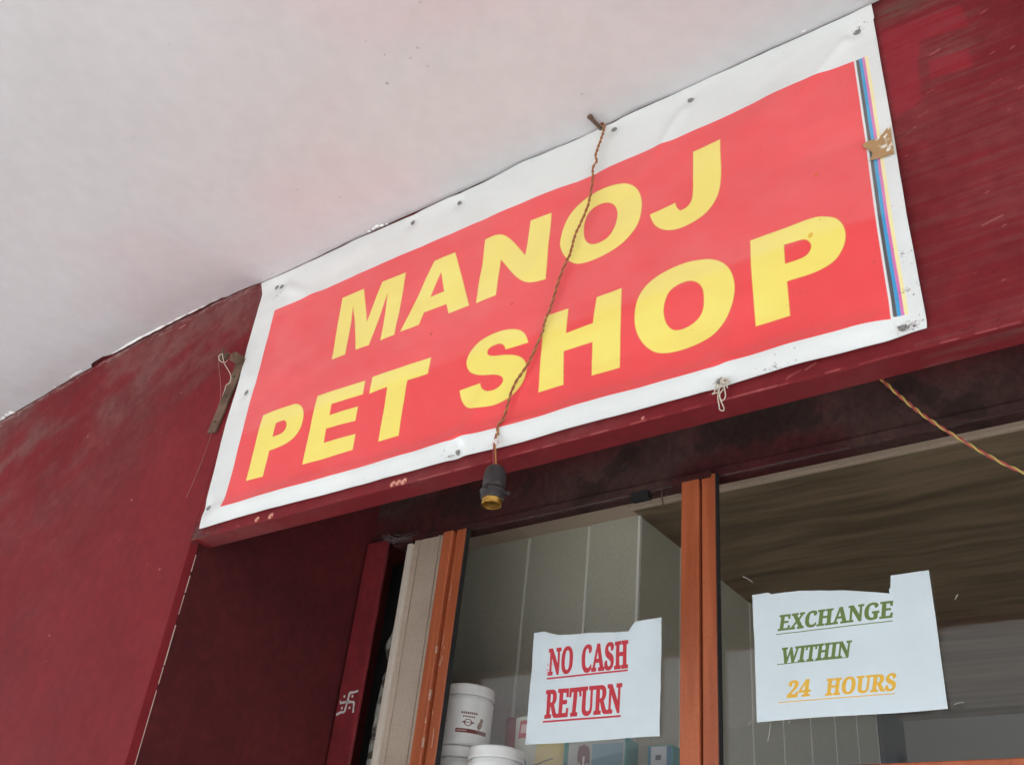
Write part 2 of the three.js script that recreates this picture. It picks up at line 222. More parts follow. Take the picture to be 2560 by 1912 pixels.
// ---------------------------------------------------------------- window set back in the recess
const win = thing('window', 'orange brown framed shop window with two large panes set back in the recess', 'window');
{
  const Y0 = 0.12, Y1 = 2.522;
  const plast = grid(6, 160, (s, t) => { const y = lerp(1.4, 2.525, t), e = 0.055 + 0.024 * sm(2.0, 2.5, y) + 0.007 * (fbm(y * 14, 3, 4) - 0.5) - 0.014 * sm(0.035, 0, Math.abs(y - 2.285)) + 0.016 * sm(0.02, 0, Math.abs(y - 2.235)), x = lerp(e, 0.128, s); return [x, y, -0.51 - 0.04 * Math.pow(1 - s, 8) + 0.004 * (fbm(x * 60, y * 60, 3) - 0.5), s, (y - 1.4) / 1.125]; });
  mesh('plaster_strip', plast, M.dirtyPlaster, win);
  mesh('cream_bead', box(0.124, 0.138, Y0, 2.513, -0.56, -0.478, 0.001), M.cream, win);
  mesh('beige_jamb', [box(0.1385, 0.153, Y0, Y1, -0.56, -0.486, 0.001), box(0.1545, 0.214, Y0, Y1, -0.56, -0.4875, 0.001), box(0.2145, 0.2185, Y0, Y1, -0.56, -0.4835, 0.0008), box(0.219, 0.2355, Y0, Y1, -0.56, -0.486, 0.001)], M.beige, win);
  mesh('stile', box(0.236, 0.2655, Y0, Y1, -0.4915, -0.474, 0.003), M.orange, win);
  mesh('stile', box(0.275, 0.302, Y0, Y1, -0.4915, -0.477, 0.003), M.orange, win);
  mesh('stile_groove', box(0.2655, 0.275, Y0, Y1, -0.4915, -0.488), M.orange, win);
  mesh('gasket', box(0.302, 0.3045, Y0, Y1, -0.4915, -0.4785), M.gasket, win);
  mesh('mullion', box(0.852, 0.8895, Y0, Y1, -0.4915, -0.472, 0.003), M.orange, win);
  mesh('mullion', box(0.8935, 0.9225, Y0, Y1, -0.4915, -0.4765, 0.003), M.orange, win);
  mesh('mullion_groove', box(0.889, 0.894, Y0, Y1, -0.4915, -0.486), M.black, win);
  mesh('gasket', box(0.9225, 0.9245, Y0, Y1, -0.4915, -0.4775), M.gasket, win);
  mesh('rail', box(0.3048, 0.8518, 1.915, 1.972, -0.555, -0.48, 0.003), M.orange, win);
  mesh('rail', box(0.9248, 4.1, 1.915, 1.972, -0.555, -0.48, 0.003), M.orange, win);
  mesh('sill', box(0.13, 4.1, Y0 - 0.06, Y0 - 0.002, -0.62, -0.44, 0.004), M.orange, win);
  mesh('glass_pane', box(0.3048, 0.8515, Y0, Y1, -0.496, -0.491), M.glass, win);
  mesh('glass_pane', box(0.9248, 4.1, Y0, Y1, -0.496, -0.491), M.glass, win);  // carried low and far right out of view to let more daylight in
  for (const [ax, ay, ex, ey] of [[1.3002, 2.0525, 1.3143, 2.0547], [1.0047, 2.0158, 1.0102, 2.044], [1.0409, 2.042, 1.0452, 2.0456], [0.9715, 2.0438, 0.979, 2.0499], [0.9689, 2.3054, 0.9873, 2.2918], [1.3232, 2.2133, 1.3286, 2.2206]]) mesh('tape_scrap', tube([V(ax, ay, -0.4893), V((ax + ex) / 2 + 0.001, (ay + ey) / 2 + 0.001, -0.4885), V(ex, ey, -0.4893)], 0.0006, 10, 5), mat({ color: 0xb9b6ae, roughness: 0.5 }), win);
  // chipped paint on the left stile
  const chips = []; for (let i = 0; i < 16; i++) { const y = 2.02 + rnd() * 0.35, x = rnd() < 0.5 ? 0.262 + rnd() * 0.003 : 0.276 + rnd() * 0.012, w = 0.0006 + rnd() * 0.0014, h = 0.003 + rnd() * rnd() * 0.05; chips.push(metreUV(bx(x, x + w, y, y + h, -0.478, x < 0.27 ? -0.4737 : -0.4767))); }
  mesh('paint_chip', chips, mat({ color: 0xc4a590, roughness: 0.9 }), win);
  // wall below the sill; black backing painted as the dark depth of the slot
  mesh('low_wall', box(0.0, 4.1, 0, Y0 - 0.062, -0.62, -0.5), M.maroon, win);
  mesh('slot_shade_back', box(-0.016, 0.1, 0, 2.522, -0.64, -0.58), M.black, win);
}

// ---------------------------------------------------------------- inside the shop
{
  const C = 2.65;
  struct('room_floor', metreUV(bx(-0.6, 4.2, 0.002, 0.02, -2.85, -0.63)), mat({ color: 0xdcd8ce, roughness: 0.5 }));
  struct('room_wall', [box(0.2, 4.2, 0, 2.9, -2.85, -2.715)], M.roomWall);
  struct('room_wall', [box(4.2, 4.3, 0, 2.9, -2.85, -0.63)], M.roomWall);
  const ceil = thing('room_ceiling', 'shop ceiling of pale boards and brown wood grain sheet seen through the panes', 'ceiling');
  mesh('pale_board', box(0.5575, 4.2, C, C + 0.05, -0.768, -0.531), M.roomCeil, ceil);
  mesh('pale_board', box(0.231, 0.5565, C, C + 0.05, -0.83, -0.531), M.roomCeil, ceil);
  mesh('pale_board', box(-0.6, 0.2285, C, C + 0.05, -0.83, -0.531), M.roomCeil, ceil);
  mesh('wood_sheet', metreUV(bx(0.5575, 4.2, C - 0.002, C + 0.05, -2.85, -0.7705), [0.5, -2.9, 2.2, 2.2]), M.veneer, ceil);
  mesh('edge_bead', box(0.5575, 4.2, C - 0.006, C + 0.01, -0.776, -0.769), M.roomCeil, ceil);
  const part = thing('panelled_partition', 'grey green panelled partition with pale joint strips behind the left pane', 'partition');
  for (const [a, b] of [[-0.16, 0.2265], [0.2335, 0.411], [0.418, 0.5555]]) mesh('wall_panel', box(a, b, 0, C + 0.01, -0.829, -0.812, 0.0015), M.panel, part);
  for (const a of [0.2265, 0.411]) mesh('joint_strip', box(a + 0.0005, a + 0.0065, 0, C - 0.003, -0.83, -0.8105), M.joint, part);
  mesh('joint_strip', box(0.556, 0.5625, 0, C - 0.003, -0.8185, -0.8095), M.joint, part);
  for (let k = 0, z = -0.82; k < 8; k++) { const z1 = z - 0.199; mesh('wall_panel', box(0.54, 0.559, 0, C + 0.01, z1, z - 0.0025, 0.0015), M.panel, part); mesh('joint_strip', box(0.54, 0.5597, 0, C + 0.008, z1 - 0.0055, z1 - 0.0005), M.joint, part); z = z1 - 0.006; }
  mesh('dark_gap_strip', box(0.53, 0.575, 0, C - 0.004, -2.714, -2.462), mat({ color: 0x3a342c, roughness: 0.7 }), part);  // dark strip standing in for the dark gap at the corner
  mesh('end_wall', box(-0.6, -0.161, 0, C - 0.002, -0.83, -0.63), M.roomWall, part);
}

// goods on a shelf behind the left pane
const shelfY = 1.915;
{
  const sh = thing('display_shelf', 'plain display shelf behind the left pane carrying jars and packets', 'shelf');
  mesh('shelf_board', box(0.05, 0.84, shelfY - 0.02, shelfY, -0.805, -0.502, 0.002), M.cream, sh);
  for (const x of [0.1, 0.78]) mesh('leg', box(x, x + 0.03, 0.02, shelfY - 0.0205, -0.72, -0.69), M.steel, sh);
  const white = mat({ color: 0xf0f3f0, roughness: 0.38 }), lidM = mat({ color: 0xf3f5f2, roughness: 0.35 });
  const labelTex = (orange) => { const [c, g] = canvas(512, 256, '#eef0ec'); if (orange) { g.fillStyle = '#d99a3a'; g.fillRect(40, 30, 420, 200); return texture(c); }
    g.fillStyle = 'rgba(96,92,90,.6)'; for (let i = 0; i < 6; i++) g.fillRect(40, 60 + i * 22, 90 - 12 * (i % 3), 6); for (let i = 0; i < 3; i++) g.fillRect(40, 200 + i * 14, 70, 4);
    g.fillStyle = '#7c4a3c'; g.font = 'bold 27px serif'; for (let i = 0; i < 8; i++) g.fillRect(232 + i * 14, 62, 10, 17); for (let i = 0; i < 6; i++) g.fillRect(246 + i * 14, 92, 10, 12);
    g.strokeStyle = '#7c4a3c'; g.lineWidth = 6; g.beginPath(); g.ellipse(284, 142, 24, 24, 0, 0, 7); g.stroke(); g.fillStyle = '#6b3a30'; g.fillRect(246, 136, 78, 11); g.fillStyle = '#e8dcd4'; g.fillRect(268, 138, 34, 6);
    g.fillStyle = '#8b6a58'; g.beginPath(); g.ellipse(366, 152, 16, 34, 0.25, 0, 7); g.ellipse(376, 112, 13, 15, 0, 0, 7); g.fill(); g.fillStyle = '#6e3029'; g.fillRect(206, 190, 220, 30); g.fillStyle = '#d9b8a8'; for (let i = 0; i < 6; i++) g.fillRect(216 + i * 11, 199, 7, 11); return texture(c); };
  function jar(x, y, z, turn, label, orange) {
    const t = thing('supplement_jar', label, 'jar'); t.position.set(x, y, z); t.rotation.y = turn;
    mesh('body', new THREE.LatheGeometry([[0, 0], [0.052, 0], [0.056, 0.004], [0.057, 0.012], [0.0565, 0.09], [0.0575, 0.095], [0.0575, 0.099], [0.054, 0.104], [0.051, 0.108]].map((q) => new THREE.Vector2(...q)), 48), white, t);
    mesh('lid', new THREE.LatheGeometry([[0, 0.133], [0.05, 0.133], [0.0555, 0.1315], [0.057, 0.128], [0.057, 0.114], [0.0585, 0.1135], [0.0585, 0.1095], [0.056, 0.109], [0.052, 0.1085]].reverse().map((q) => new THREE.Vector2(...q)), 48), lidM, t);
    mesh('label', new THREE.CylinderGeometry(0.0578, 0.0578, 0.072, 48, 1, true, -1.2, 3.0).translate(0, 0.051, 0), mat({ map: labelTex(orange), roughness: 0.5, side: THREE.DoubleSide }), t);
    return t;
  }
  for (const [j, k] of [[jar(0.2688, 2.0625, -0.6, 0.3, 'white screw top jar with brown printed label standing on another jar', false), 0.97], [jar(0.266, 1.9334, -0.601, 0.1, 'white jar with an orange label carrying another jar on its lid', true), 0.97], [jar(0.396, 1.9153, -0.556, 1.0, 'white lidded jar close beside the stack of two jars', false), 0.985]]) j.scale.set(k, k, k);
  mesh('riser', box(0.2, 0.332, shelfY + 0.0005, 1.9332, -0.67, -0.535), M.cream, sh);
  function pouch(name, label, x0, x1, y0, y1, z, th, paint, tilt = 0) {
    const [c, g] = canvas(256, 256); paint(g); const w = x1 - x0, h = y1 - y0, half = (sgn) => grid(14, 16, (s, t) => { const bulge = Math.pow(Math.sin(Math.PI * clamp(s, 0.001, 0.999)) * Math.sin(Math.PI * clamp(t * 0.92 + 0.08 * s, 0.001, 0.999)), 0.6); return [(s - 0.5) * w * (1 - 0.05 * Math.sin(Math.PI * t)), t * h + 0.002 * Math.sin(s * 9), sgn * (th * bulge + 0.0004) + 0.002 * (fbm(s * 5, t * 5, 3) - 0.5), sgn > 0 ? s : 1 - s, t]; });
    const back = half(-1); back.setIndex(Array.from(back.index.array).reverse()); back.computeVertexNormals();
    const o = mesh(name, [half(1), back], mat({ map: texture(c), roughness: 0.32 })); o.position.set((x0 + x1) / 2, y0, z); o.rotation.z = tilt; return tag(o, label, 'packet');
  }
  pouch('snack_packet', 'dark red packet standing behind the jars next to the white pouch', 0.3, 0.372, shelfY, 2.151, -0.7, 0.018, (g) => { g.fillStyle = '#84202c'; g.fillRect(0, 0, 256, 256); g.fillStyle = '#a83a40'; g.fillRect(150, 20, 90, 90); });
  pouch('snack_packet', 'white pouch with a teal disc and pink patch below the red lettered notice', 0.358, 0.492, shelfY, 2.138, -0.66, 0.022, (g) => { g.fillStyle = '#d8dcd0'; g.fillRect(0, 0, 256, 256); g.fillStyle = '#c65a64'; g.fillRect(30, 10, 60, 44); g.fillStyle = '#e6c6c6'; g.fillRect(40, 20, 40, 22); g.fillStyle = '#d9c98a'; g.fillRect(140, 60, 116, 80); g.fillStyle = '#3b8f86'; g.beginPath(); g.arc(66, 136, 40, 0, 7); g.fill(); g.fillStyle = '#c0566a'; g.beginPath(); g.ellipse(70, 140, 9, 14, 0.6, 0, 7); g.fill(); g.fillStyle = '#3f83b5'; g.fillRect(80, 170, 176, 90); g.strokeStyle = '#5f6458'; g.lineWidth = 3; g.beginPath(); g.moveTo(130, 118); g.lineTo(220, 106); g.stroke(); });
  function carton(label, x0, x1, y0, y1, z0, z1, paint) { const [c, g] = canvas(256, 128); paint(g); const t = thing('carton', label, 'carton'); mesh('box', box(x0, x1, y0, y1, z0, z1, 0.001), mat({ color: 0x55a7a4, roughness: 0.45 }), t); const f = new THREE.PlaneGeometry(x1 - x0 - 0.004, y1 - y0 - 0.004).translate((x0 + x1) / 2, (y0 + y1) / 2, z1 + 0.0005); mesh('front_print', f, mat({ map: texture(c), roughness: 0.45 }), t); return t; }
  carton('teal and grey carton with a small dog picture behind the left pane', 0.494, 0.64, shelfY, 2.082, -0.7, -0.65, (g) => { g.fillStyle = '#b7beb8'; g.fillRect(0, 0, 256, 128); g.fillStyle = '#2f8a80'; g.fillRect(0, 0, 18, 128); g.fillStyle = '#6f4a50'; g.beginPath(); g.ellipse(84, 22, 20, 16, 0, 0, 7); g.ellipse(66, 20, 7, 14, 0.3, 0, 7); g.ellipse(104, 22, 7, 14, -0.3, 0, 7); g.fill(); g.fillStyle = '#d9cfc4'; g.fillRect(80, 24, 10, 16); g.fillStyle = '#7fa6b2'; g.fillRect(120, 6, 130, 34); g.fillStyle = '#4a4a52'; g.fillRect(120, 52, 110, 14); });
  carton('small white and blue carton standing next to the mullion', 0.689, 0.744, shelfY, 2.062, -0.69, -0.65, (g) => { g.fillStyle = '#4f86a6'; g.fillRect(0, 0, 256, 128); g.fillStyle = '#d5dde0'; g.fillRect(30, 0, 170, 128); g.fillStyle = '#55606a'; g.fillRect(80, 14, 60, 8); });
}

// ---------------------------------------------------------------- banner
const PR = [-0.05, 2.34, 1.53, 0.71];                        // printed area: x0, y0, width, height in metres
const bannerMap = (() => {
  const W = 2048, H = 950, [c, g] = pixels(W, H, (u, v) => { const x = u * 1.53, y = v * 0.71, n = fbm(x * 9, y * 9, 4), f = hash((u * W) | 0, (v * H) | 0); const k = 0.975 + 0.04 * (n - 0.5) + 0.02 * (f - 0.5); return [226 * k, 229 * k, 226 * k]; });
  const X = (x) => ((x - PR[0]) / PR[2]) * W, Y = (y) => (1 - (y - PR[1]) / PR[3]) * H;
  const poly = (pts) => { g.beginPath(); pts.forEach(([x, y], i) => (i ? g.lineTo(X(x), Y(y)) : g.moveTo(X(x), Y(y)))); g.closePath(); };
  g.fillStyle = '#eb4144'; poly([[0.0525, 2.911], [1.405, 2.911], [1.4096, 2.402], [0.0702, 2.402]]); g.fill();
  // registration stripes at the trimmed edge
  const xs = [1.4085, 1.4133, 1.4182, 1.4222, 1.427], cs = ['#4b4a4c', '#2f93c8', '#d36aa8', '#f0e2a0'];
  for (let i = 0; i < 4; i++) { g.fillStyle = cs[i]; poly([[xs[i], 2.91], [xs[i + 1], 2.91], [xs[i + 1] + 0.0045, 2.4045], [xs[i] + 0.0045, 2.4045]]); g.fill(); }
  // letters, outlines in millimetres on the wall (y from 2 m)
  const L = [
  [[300,694],[288,859],[355,857],[384,762],[406,857],[473,855],[477,695],[438,695],[430,817],[407,694],[371,694],[331,818],[341,693]],
  [[492,697],[549,855],[603,855],[664,699],[613,699],[603,725],[547,725],[541,697]],
  [[573,816],[591,761],[557,760]],
  [[680,698],[679,855],[726,855],[783,773],[786,856],[833,856],[835,697],[787,699],[725,786],[727,699]],
  [[857,777],[861,809],[876,840],[907,860],[943,866],[986,858],[1009,840],[1022,817],[1028,787],[1026,756],[1017,733],[997,713],[971,701],[936,696],[905,701],[886,714],[870,737],[860,759]],
  [[919,824],[937,829],[955,826],[970,813],[977,795],[978,778],[975,758],[965,740],[948,733],[930,735],[916,749],[910,769],[908,790],[910,810]],
  [[1124,861],[1176,861],[1176,793],[1174,754],[1166,730],[1149,709],[1126,699],[1099,696],[1074,704],[1055,722],[1046,742],[1043,755],[1091,760],[1094,747],[1101,737],[1112,738],[1121,747],[1124,765]],
  [[123,452],[123,607],[208,610],[225,608],[243,597],[255,581],[260,561],[258,541],[248,525],[229,514],[204,510],[175,509],[174,451]],
  [[174,574],[196,576],[206,569],[210,560],[209,548],[199,542],[175,541]],
  [[288,451],[286,608],[422,604],[423,572],[337,574],[338,549],[415,548],[416,515],[336,519],[337,488],[423,486],[424,451]],
  [[440,568],[441,606],[590,605],[589,568],[540,568],[539,452],[490,451],[489,568]],
  [[769,562],[764,573],[755,580],[742,580],[731,577],[728,569],[733,561],[746,556],[777,550],[796,543],[810,531],[817,516],[817,502],[813,488],[804,473],[788,461],[761,454],[730,454],[708,458],[694,467],[682,484],[676,505],[722,507],[726,496],[736,486],[748,483],[761,486],[770,494],[771,502],[763,511],[734,519],[709,527],[692,539],[683,557],[683,572],[690,588],[706,602],[731,609],[760,609],[785,603],[801,592],[810,578],[815,564]],
  [[844,456],[844,610],[893,609],[893,557],[945,559],[949,611],[997,613],[1001,454],[949,455],[946,521],[891,521],[895,455]],
  [[1024,543],[1025,566],[1033,588],[1049,605],[1075,616],[1108,620],[1138,614],[1157,608],[1176,594],[1190,572],[1196,547],[1196,526],[1191,502],[1181,480],[1165,465],[1144,456],[1116,453],[1090,454],[1066,460],[1049,474],[1035,495],[1026,520]],
  [[1076,537],[1078,552],[1085,570],[1099,578],[1116,579],[1127,575],[1138,565],[1144,551],[1145,532],[1143,513],[1135,500],[1119,492],[1101,491],[1089,497],[1080,512],[1077,527]],
  [[1225,454],[1222,616],[1312,617],[1328,616],[1341,610],[1354,601],[1362,587],[1366,570],[1364,553],[1359,540],[1348,526],[1331,518],[1310,515],[1276,515],[1277,454]],
  [[1275,584],[1298,583],[1307,581],[1313,573],[1315,564],[1311,555],[1304,550],[1292,548],[1275,548]]];
  const round = (p) => { // rounds gentle turns, keeps sharp corners
    let keep = p.map((q, i) => { const a = p[(i + p.length - 1) % p.length], b = p[(i + 1) % p.length]; let t = Math.abs(Math.atan2(b[1] - q[1], b[0] - q[0]) - Math.atan2(q[1] - a[1], q[0] - a[0])); if (t > Math.PI) t = 2 * Math.PI - t; return t > 0.98; });
    for (let r = 0; r < 3; r++) { const o = [], k2 = []; p.forEach((q, i) => { if (keep[i]) { o.push(q); k2.push(true); return; } const a = p[(i + p.length - 1) % p.length], b = p[(i + 1) % p.length]; o.push([lerp(q[0], a[0], 0.25), lerp(q[1], a[1], 0.25)], [lerp(q[0], b[0], 0.25), lerp(q[1], b[1], 0.25)]); k2.push(false, false); }); p = o; keep = k2; }
    return p;
  };
  g.beginPath();
  for (const l of L) { round(l).forEach(([x, y], i) => { const px = X(x / 1000), py = Y(2 + y / 1000); i ? g.lineTo(px, py) : g.moveTo(px, py); }); g.closePath(); }
  g.fillStyle = '#f5de68'; g.strokeStyle = '#d9863e'; g.lineWidth = 1.2; g.fill('evenodd'); g.stroke();
  // woven ground showing through the print, and sun bleached speckle
  const im = g.getImageData(0, 0, W, H), d = im.data;
  for (let j = 0; j < H; j++) for (let i = 0; i < W; i++) { const x = (i / W) * 1.53, y = (j / H) * 0.71, n = fbm(x * 6 + 3, y * 6, 4), w = (i & 3) < 1 || (j & 3) < 1 ? -2 : 1, k = 1 + 0.05 * (n - 0.5) + 0.012 * w, b = 7 * sm(0.5, 0.75, fbm(x * 5, y * 11 + 7, 4)), o = (j * W + i) * 4; const wy = 3.05 - y, film = sm(2.568, 2.586, wy + 0.022 * (fbm(x * 7, y * 5, 4) - 0.5)) * (0.06 + 0.12 * fbm(x * 12 + 3, y * 22, 4)) + 0.05 * hash(i, j) * sm(0.5, 0.7, fbm(x * 11, y * 11, 3)), pale = [237, 228, 222]; for (let q = 0; q < 3; q++) d[o + q] = clamp(lerp(d[o + q] * k + b, pale[q] * k, film), 0, 243); }
  g.putImageData(im, 0, 0);
  // dirt at the nails, fly specks, orange drops
  const smudge = (x, y, n, r, a = 0.5) => { for (let i = 0; i < n; i++) { const t = rnd() * 7, q = r * rnd() * rnd(); g.fillStyle = `rgba(${58 + rnd() * 50},${52 + rnd() * 45},${50 + rnd() * 40},${a * rnd()})`; g.beginPath(); g.ellipse(X(x + q * Math.cos(t) * 1.5), Y(y + q * Math.sin(t)), 0.6 + rnd() * 2.1, 0.5 + rnd() * 1.2, rnd() * 3, 0, 7); g.fill(); } };
  for (const [x, y, n, r] of [[1.425, 2.387, 120, 0.016], [1.435, 2.385, 70, 0.02], [0.686, 2.382, 40, 0.012], [0.67, 2.377, 30, 0.018], [1.165, 2.383, 40, 0.01], [0.015, 2.4156, 24, 0.008], [0.04, 2.96, 40, 0.03], [0.0, 2.38, 50, 0.03], [1.42, 2.985, 30, 0.02], [1.437, 2.5, 26, 0.05], [1.434, 2.44, 30, 0.03], [1.25, 2.376, 30, 0.03], [0.59, 2.996, 16, 0.008], [0.46, 2.9995, 14, 0.008], [1.12, 2.994, 16, 0.008]]) smudge(x, y, n, r);
  for (let i = 0; i < 190; i++) { g.fillStyle = `rgba(70,60,56,${0.12 + rnd() * 0.3})`; g.beginPath(); g.arc(X(rnd() * 1.44), Y(2.37 + rnd() * 0.64), 0.4 + rnd() * 0.9, 0, 7); g.fill(); }
  for (const [x, y, r, col] of [[1.331, 2.7, 3.6, '#e2662e'], [0.578, 2.663, 3.4, '#d8482e'], [0.768, 2.664, 3.2, '#d84a32'], [1.315, 2.585, 5, '#e6bb3c']]) { g.fillStyle = col; g.beginPath(); g.ellipse(X(x), Y(y), r, r * 1.3, 0.3, 0, 7); g.fill(); g.strokeStyle = 'rgba(160,40,34,.7)'; g.lineWidth = 0.8; if (r < 4) g.stroke(); }
  return texture(c, true, THREE.ClampToEdgeWrapping);
})();
const banner = thing('shop_banner', 'red vinyl shop banner with large yellow capitals and white border nailed to the fascia', 'banner');
const NAILS = [[0.0506, 2.9822], [0.032, 2.987], [0.0305, 2.6932], [0.5897, 2.9961], [0.4601, 2.9995], [1.1194, 2.9936], [1.4155, 2.9774], [1.4219, 2.3874], [0.6858, 2.3819], [0.0148, 2.4156], [1.1653, 2.3827], [0.96, 3.005]];
function bannerZ(x, y) { // how far the sheet stands off the boards
  const slack = 0.005 * fbm(x * 3.1 + 2 + y * 1.4, y * 3.6 - x * 1.2, 3) + 0.006 * fbm(x * 8 - y * 6, y * 6 + x * 3, 2) + 0.0018 * fbm(x * 22 + y * 20, y * 16 - x * 9, 2) + 0.0045 * Math.max(0, 1 - Math.abs(y - 2.572 - 0.012 * Math.sin(x * 3)) / 0.2) + 0.003 * Math.max(0, 1 - Math.abs(x - 0.705) / 0.12) - 0.004;
  const yb = y - 2.37, roll = 0.012 * Math.exp(-(((yb - 0.03) / 0.019) ** 2)) * (0.45 + 0.8 * fbm(x * 4.2 + 9, 1, 2)) * sm(0.0, 0.08, x) * sm(1.45, 1.36, x);
  const tb = 3.02 - y, flap = 0.004 * Math.exp(-((tb / 0.02) ** 2)) * fbm(x * 9, 5, 2);
  // folds running from the upper corner nails
  const fold = (nx, ny, dx, dy, len, w, h) => { const l = Math.hypot(dx, dy), ux = dx / l, uy = dy / l, a = (x - nx) * ux + (y - ny) * uy, b = -(x - nx) * uy + (y - ny) * ux; return h * Math.exp(-((b / w) ** 2)) * sm(-0.004, 0.03, a) * sm(len, len * 0.3, a); };
  const folds = fold(1.4155, 2.9774, -1, -0.95, 0.2, 0.012, 0.003) + fold(1.4155, 2.9774, -1, -0.6, 0.4, 0.04, 0.006) + fold(1.1194, 2.9936, -0.7, -1, 0.2, 0.012, 0.004) + fold(0.0506, 2.9822, 1, -0.55, 0.25, 0.014, 0.005) + fold(0.0305, 2.6932, -1, -0.3, 0.04, 0.004, 0.003) + fold(0.685, 2.382, 0.5, 1, 0.3, 0.02, 0.004) + fold(1.165, 2.383, 0.3, 1, 0.25, 0.025, 0.004) + fold(0.94, 3.01, -0.35, -1, 0.62, 0.035, -0.004);
  let z = 0.0035 + slack + roll + flap + folds;
  for (const [nx, ny] of NAILS) { const q = Math.hypot(x - nx, y - ny); z = lerp(z, 0.0025, Math.exp(-((q / 0.016) ** 2))); }
  return Math.max(0.0018, z);
}
{
  const edgeL = (y) => lerp(0.0052, -0.0183, (y - 2.4075) / 0.578) + (y > 2.985 ? -0.012 * ((y - 2.985) / 0.038) : 0) + (y < 2.4 ? 0.004 * ((2.4 - y) / 0.035) : 0);
  const edgeR = (y) => lerp(1.4515, 1.443, (y - 2.38) / 0.61) + (y > 2.99 ? 0.002 : 0) - (y < 2.39 ? 0.003 * ((2.39 - y) / 0.02) ** 2 : 0);
  const yBot = (x) => 2.3725 - 0.0055 * sm(0.12, 0.0, x) - 0.0035 * Math.sin(Math.PI * clamp((x - 0.1) / 1.3)) + 0.004 * sm(1.395, 1.43, x), yTop = (x) => 3.0225 - 0.004 * Math.exp(-(((x - 0.6) / 0.18) ** 2)) + 0.0035 * (fbm(x * 6, 8, 3) - 0.5);
  const f = (back) => (s, t) => {
    const x0 = lerp(0, 1.448, s), ya = yBot(x0), yb = yTop(x0), y = lerp(ya, yb, t), x = lerp(edgeL(y), edgeR(y), s);
    return [x, y, bannerZ(x, y) - back, (x - PR[0]) / PR[2], (y - PR[1]) / PR[3]];
  };
  const face = grid(300, 150, f(0)), rear = grid(300, 150, f(0.0011)); rear.setIndex(Array.from(rear.index.array).reverse()); rear.computeVertexNormals();
  mesh('sheet', face, mat({ map: bannerMap, roughness: 0.45, clearcoat: 0.45, clearcoatRoughness: 0.22 }), banner);
  mesh('sheet_back', rear, mat({ color: 0xd8d8d4, roughness: 0.7 }), banner);
  for (const [x, y] of NAILS) {
    const z = bannerZ(x, y), n = new THREE.Group(); const a = rnd() * 6;
    const head = new THREE.CylinderGeometry(0.0032, 0.0036, 0.0022, 12).rotateX(Math.PI / 2).translate(0, 0, 0.0016), pin = new THREE.CylinderGeometry(0.0013, 0.0013, 0.01, 8).rotateX(Math.PI / 2).translate(0, 0, -0.002), bent = new THREE.TorusGeometry(0.0052, 0.0013, 6, 14, 3.9).rotateZ(a).translate(0, 0, 0.0012);
    const o = mesh('nail', [head, pin, bent], M.steel, banner); o.position.set(x, y, z);
  }
  // a scrap of brown packing tape over the right edge
  const tape = grid(24, 20, (s, t) => { const x = lerp(1.409 + 0.006 * Math.sin(t * 5), 1.4445, s), y = lerp(2.686 - 0.004 * s, 2.7245 + 0.016 * s * s, t); return [x, y + 0.002 * Math.sin(s * 8) * t, bannerZ(x, y) + 0.002 + 0.0012 * fbm(s * 7, t * 7, 2), s, t]; });
  mesh('tape_patch', tape, mat({ map: texture(pixels(128, 128, (u, v) => { const w = sm(0.52, 0.66, fbm(u * 4 + 3, v * 4 + 1, 4)) * sm(0.35, 0.6, u); return [lerp(172, 226, w), lerp(134, 222, w), lerp(90, 214, w)]; })[0]), roughness: 0.35 }), banner).userData.label = 'brown wrinkled packing tape over the right edge';
}

